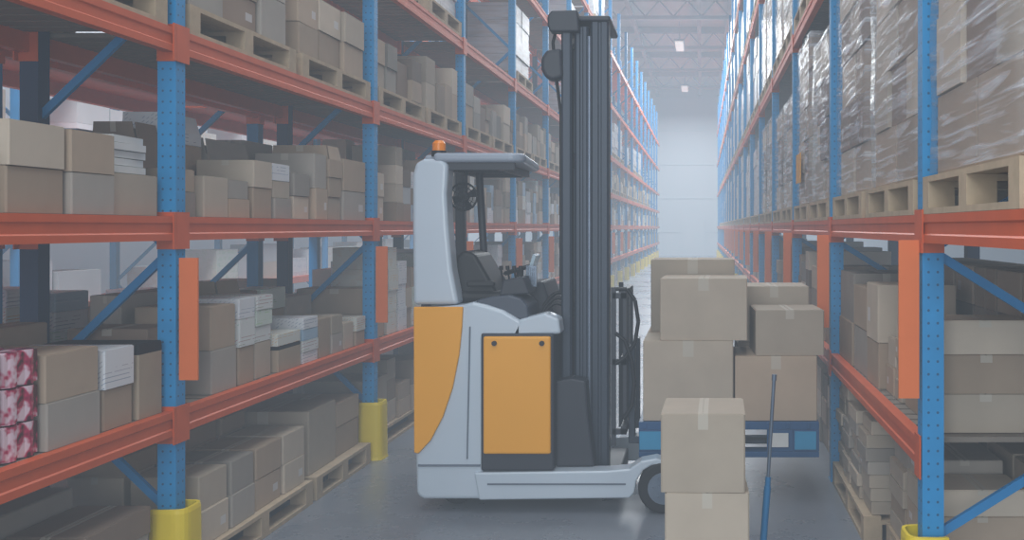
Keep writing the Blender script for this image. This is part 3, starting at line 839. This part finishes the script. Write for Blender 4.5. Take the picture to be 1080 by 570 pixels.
wheel(-.225, Y0-.01, Y0+.115, .152); wheel(-.225, Y1-.13, Y1-.03, .152)
wheel(-1.50, Y0+.2, Y0+.3, .1, 'drive_wheel'); wheel(-1.5, Y1-.3, Y1-.2, .1, 'drive_wheel')
# mast
mx = [(-.865, -.800), (-.785, -.700), (-.688, -.575)]
def rail(x0, x1, yc, w, z0, z1, s):
    q = MB(); h = w/2; g = .012
    xm = (x0+x1)/2; fa = yc-s*h; ba = yc+s*h
    pr = [(x0+g, fa), (xm-.012, fa), (xm-.006, fa+s*.008), (xm+.006, fa+s*.008), (xm+.012, fa), (x1-g, fa), (x1, fa+s*g), (x1, ba), (x1-.02, ba), (x1-.02, fa+s*.03), (x0+.02, fa+s*.03), (x0+.02, ba), (x0, ba), (x0, fa+s*g)]
    if x1-x0 < .08: pr = [(x0+g, fa), (x1-g, fa), (x1, fa+s*g), (x1, ba), (x0, ba), (x0, fa+s*g)]
    q.prism(pr, z0, z1, 'z'); return q
for yc, dx in ((6.28, 0), (6.80, -.035)):
    s = 1 if yc < 6.5 else -1
    for k, (x0, x1) in enumerate(mx):
        part(rail(x0+dx, x1+dx, yc+s*.02*k, .10, .14+.02*k, [2.97, 2.94, 3.01][k], s), 'mast_rail', ['mast'], label='dark steel mast channel')
q = MB(); q.cyl((-.694, 6.255, .3), (-.694, 6.255, 2.88), .014, 12); part(q, 'lift_cylinder', ['mastl'], label='lighter steel cylinder rod')
for z in (.3, 1.2, 2.1, 2.88):
    q = MB(); q.box(-.865, -.84, 6.33, 6.75, z, z+.09); part(q, 'mast_crossbar', ['mast'])
for z in (.55, 2.86):
    q = MB(); q.box(-.64, -.61, 6.36, 6.72, z, z+.09); part(q, 'mast_crossbar', ['mast'])
q = MB(); q.box(-.90, -.565, 6.25, 6.84, 2.975, 3.01); q.prism([(-.93,2.90),(-.945,2.94),(-.945,3.0),(-.92,3.03),(-.76,3.035),(-.75,2.90)], 6.2, 6.3, 'y'); part(q, 'mast_head', ['fdark'], bevel=.012, seg=3)
q = MB(); q.prism([(-.96,2.62),(-.985,2.67),(-.985,2.74),(-.95,2.79),(-.86,2.80),(-.85,2.62),(-.92,2.60)], 6.2, 6.32, 'y'); part(q, 'hose_guide', ['fdark'], bevel=.025, seg=4)
q = MB(); q.tube([(-.90, 6.3, 2.95), (-.925, 6.3, 2.85), (-.90, 6.3, 2.6), (-.875, 6.3, 2.4), (-.875, 6.3, 1.3)], .01, 8); part(q, 'hydraulic_hose', ['black'])
q = MB(); q.prism([P(583,405), P(600,402), P(616,405), P(618,440), P(625,497), P(583,497)], Y0+.1, 6.26, 'y'); part(q, 'mast_base_cover', ['fdark'], bevel=.012)
q = MB(); q.box(-.9, -.5, 6.22, 6.9, .09, .2); part(q, 'mast_carriage', ['fdark'], bevel=.01)
# open fork carriage
q = MB()
for y in (6.25, 6.84):
    q.bar((-.545, y+.015, .35), (-.545, y+.015, 1.33), .03, .03); q.bar((-.475, y+.015, .55), (-.475, y+.015, 1.28), .022, .025)
for z in (.42, .85, 1.26):
    q.box(-.50, -.465, 6.25, 6.87, z, z+.05); q.box(-.55, -.465, 6.25, 6.275, z, z+.035); q.box(-.55, -.465, 6.845, 6.87, z, z+.035)
for y in (6.45, 6.66): q.box(-.495, -.475, y, y+.02, .45, 1.28)
part(q, 'fork_carriage', ['fdark'])
for pts in ([(-.53,6.24,1.32),(-.46,6.24,1.32),(-.41,6.24,1.25),(-.39,6.24,1.12),(-.41,6.24,.99),(-.47,6.24,.9),(-.53,6.24,.86)], [(-.53,6.23,1.05),(-.47,6.23,1.0),(-.43,6.23,.88),(-.415,6.23,.74),(-.43,6.23,.6),(-.48,6.23,.52)]):
    q = MB(); q.tube(pts, .012, 8); part(q, 'carriage_hose', ['black'])
for y in (6.42, 6.9):
    q = MB(); q.prism([(-.46,.34),(.60,.335),(.62,.35),(-.42,.385),(-.42,.95),(-.46,.95)], y-.05, y+.05, 'y')
    part(q, 'fork', ['mast'], bevel=.004)

# blue plastic pallet on forks
px0, px1, py0, py1, pz = -.385, .72, 6.2, 7.3, .29
PR = (.17, 6.75, .29)
q = MB()
q.box(px0, px1, py0, py1, .46, .508)
for y0_, y1_ in ((py0, py0+.14), (6.61, 6.71), (py1-.14, py1)):
    q.box(px0, px1, y0_, y1_, pz, pz+.035)
    for xx in (px0, .1, px1-.16): q.box(xx, xx+.16, y0_, y1_, pz+.035, .46)
for i in range(9):
    x = px0+.03+i*.125; q.box(x, x+.02, py0-.006, py0, .465, .503)
q.box(.4, .56, py0, py0+.02, pz+.035, .46)
pal = obj('plastic_pallet', None, PR, label='blue plastic pallet carried on the forks', category='pallet')
obj('pallet_deck', q.mesh('pallet_deck', ['pblue'], PR), parent=pal, bevel=.006)
q = MB(); q.box(.42, .53, py0-.009, py0-.001, .355, .44); obj('pallet_label', q.mesh('pallet_label', ['paper'], PR), parent=pal, label='white paper label')
for x in (-.38, .57):
    q = MB(); q.box(x, x+.13, py0-.008, py0-.001, .34, .45)
    obj('corner_insert', q.mesh('corner_insert', ['cyan'], PR), parent=pal, label='bright cyan plastic insert')

# pole
pr_ = (.235, 4.3, 0)
pole = obj('hand_pole', None, pr_, label='slim grey and blue pole leaning slightly above the floor', category='pole')
q = MB(); q.cyl((.045, 0, .6), (.072, 0, 1.05), .008, 12); q.cyl((.072, 0, 1.05), (.074, 0, 1.075), .011, 12); obj('pole_shaft', q.mesh('pole_shaft', ['mastl']), parent=pole)
q = MB(); q.cyl((0, 0, .02), (.045, 0, .60), .015, 16); q.cyl((.045, 0, .60), (.048, 0, .64), .012, 16); obj('pole_grip', q.mesh('pole_grip', ['poleb']), parent=pole, label='blue lower tube')
q = MB(); q.cyl((0, 0, 0), (0, 0, .025), .036, 24); obj('pole_foot', q.mesh('pole_foot', ['fdark']), parent=pole)

# ------------------------------------------------------------ light, glowing haze, camera
w = bpy.data.worlds.new('hall_haze_glow'); scene.world = w; w.use_nodes = True
t = w.node_tree; t.nodes.clear()
out = t.nodes.new('ShaderNodeOutputWorld'); bg = t.nodes.new('ShaderNodeBackground')
HC = (.43, .51, .60, 1)
bg.inputs[0].default_value = HC; bg.inputs[1].default_value = 1
t.links.new(bg.outputs[0], out.inputs['Surface'])
ab = t.nodes.new('ShaderNodeVolumeAbsorption'); ab.inputs['Color'].default_value = (0, 0, 0, 1)
em = t.nodes.new('ShaderNodeEmission'); em.inputs[0].default_value = HC  # self-lit haze: emission replaces scattering and adds ambient light
ad = t.nodes.new('ShaderNodeAddShader')
DEN = .022
ab.inputs['Density'].default_value = DEN; em.inputs['Strength'].default_value = DEN
t.links.new(ab.outputs[0], ad.inputs[0]); t.links.new(em.outputs[0], ad.inputs[1]); t.links.new(ad.outputs[0], out.inputs['Volume'])

def area(loc, sx, sy, power, rot=(0, 0, 0), col=(.93, .98, 1)):
    l = bpy.data.lights.new('hall_and_fill_light', 'AREA'); l.shape = 'RECTANGLE'; l.size = sx; l.size_y = sy; l.energy = power; l.color = col
    o = bpy.data.objects.new('hall_and_fill_light', l); o.location = loc; o.rotation_euler = rot; COL.objects.link(o)
area((-.75, 4, 8.4), 3, 14, 430)
area((-.75, 22, 8.4), 3, 18, 1000)
area((-.75, 45, 8.4), 3, 24, 4600)
area((-5.4, 12, 8.4), 2.5, 28, 2800)  # unseen light over the next aisle, added to brighten the racks behind
area((-.8, -3.5, 5.0), 6, 3, 230, (math.radians(62), 0, 0))  # added fill behind the camera, tilted at the scene, no fixture there
area((-.8, -4.5, 2.2), 6, 3, 260, (math.radians(90), 0, 0))  # added low fill behind the camera for the faces turned this way

cam = bpy.data.cameras.new('camera'); co = bpy.data.objects.new('camera', cam); COL.objects.link(co)
co.location = (0, 0, 1.7); co.rotation_euler = (math.radians(90), 0, 0)
cam.sensor_width = 36; cam.lens = 35.6; cam.shift_x = -200/1080; cam.shift_y = -45/1080
cam.clip_start = .05; cam.clip_end = 200
scene.camera = co
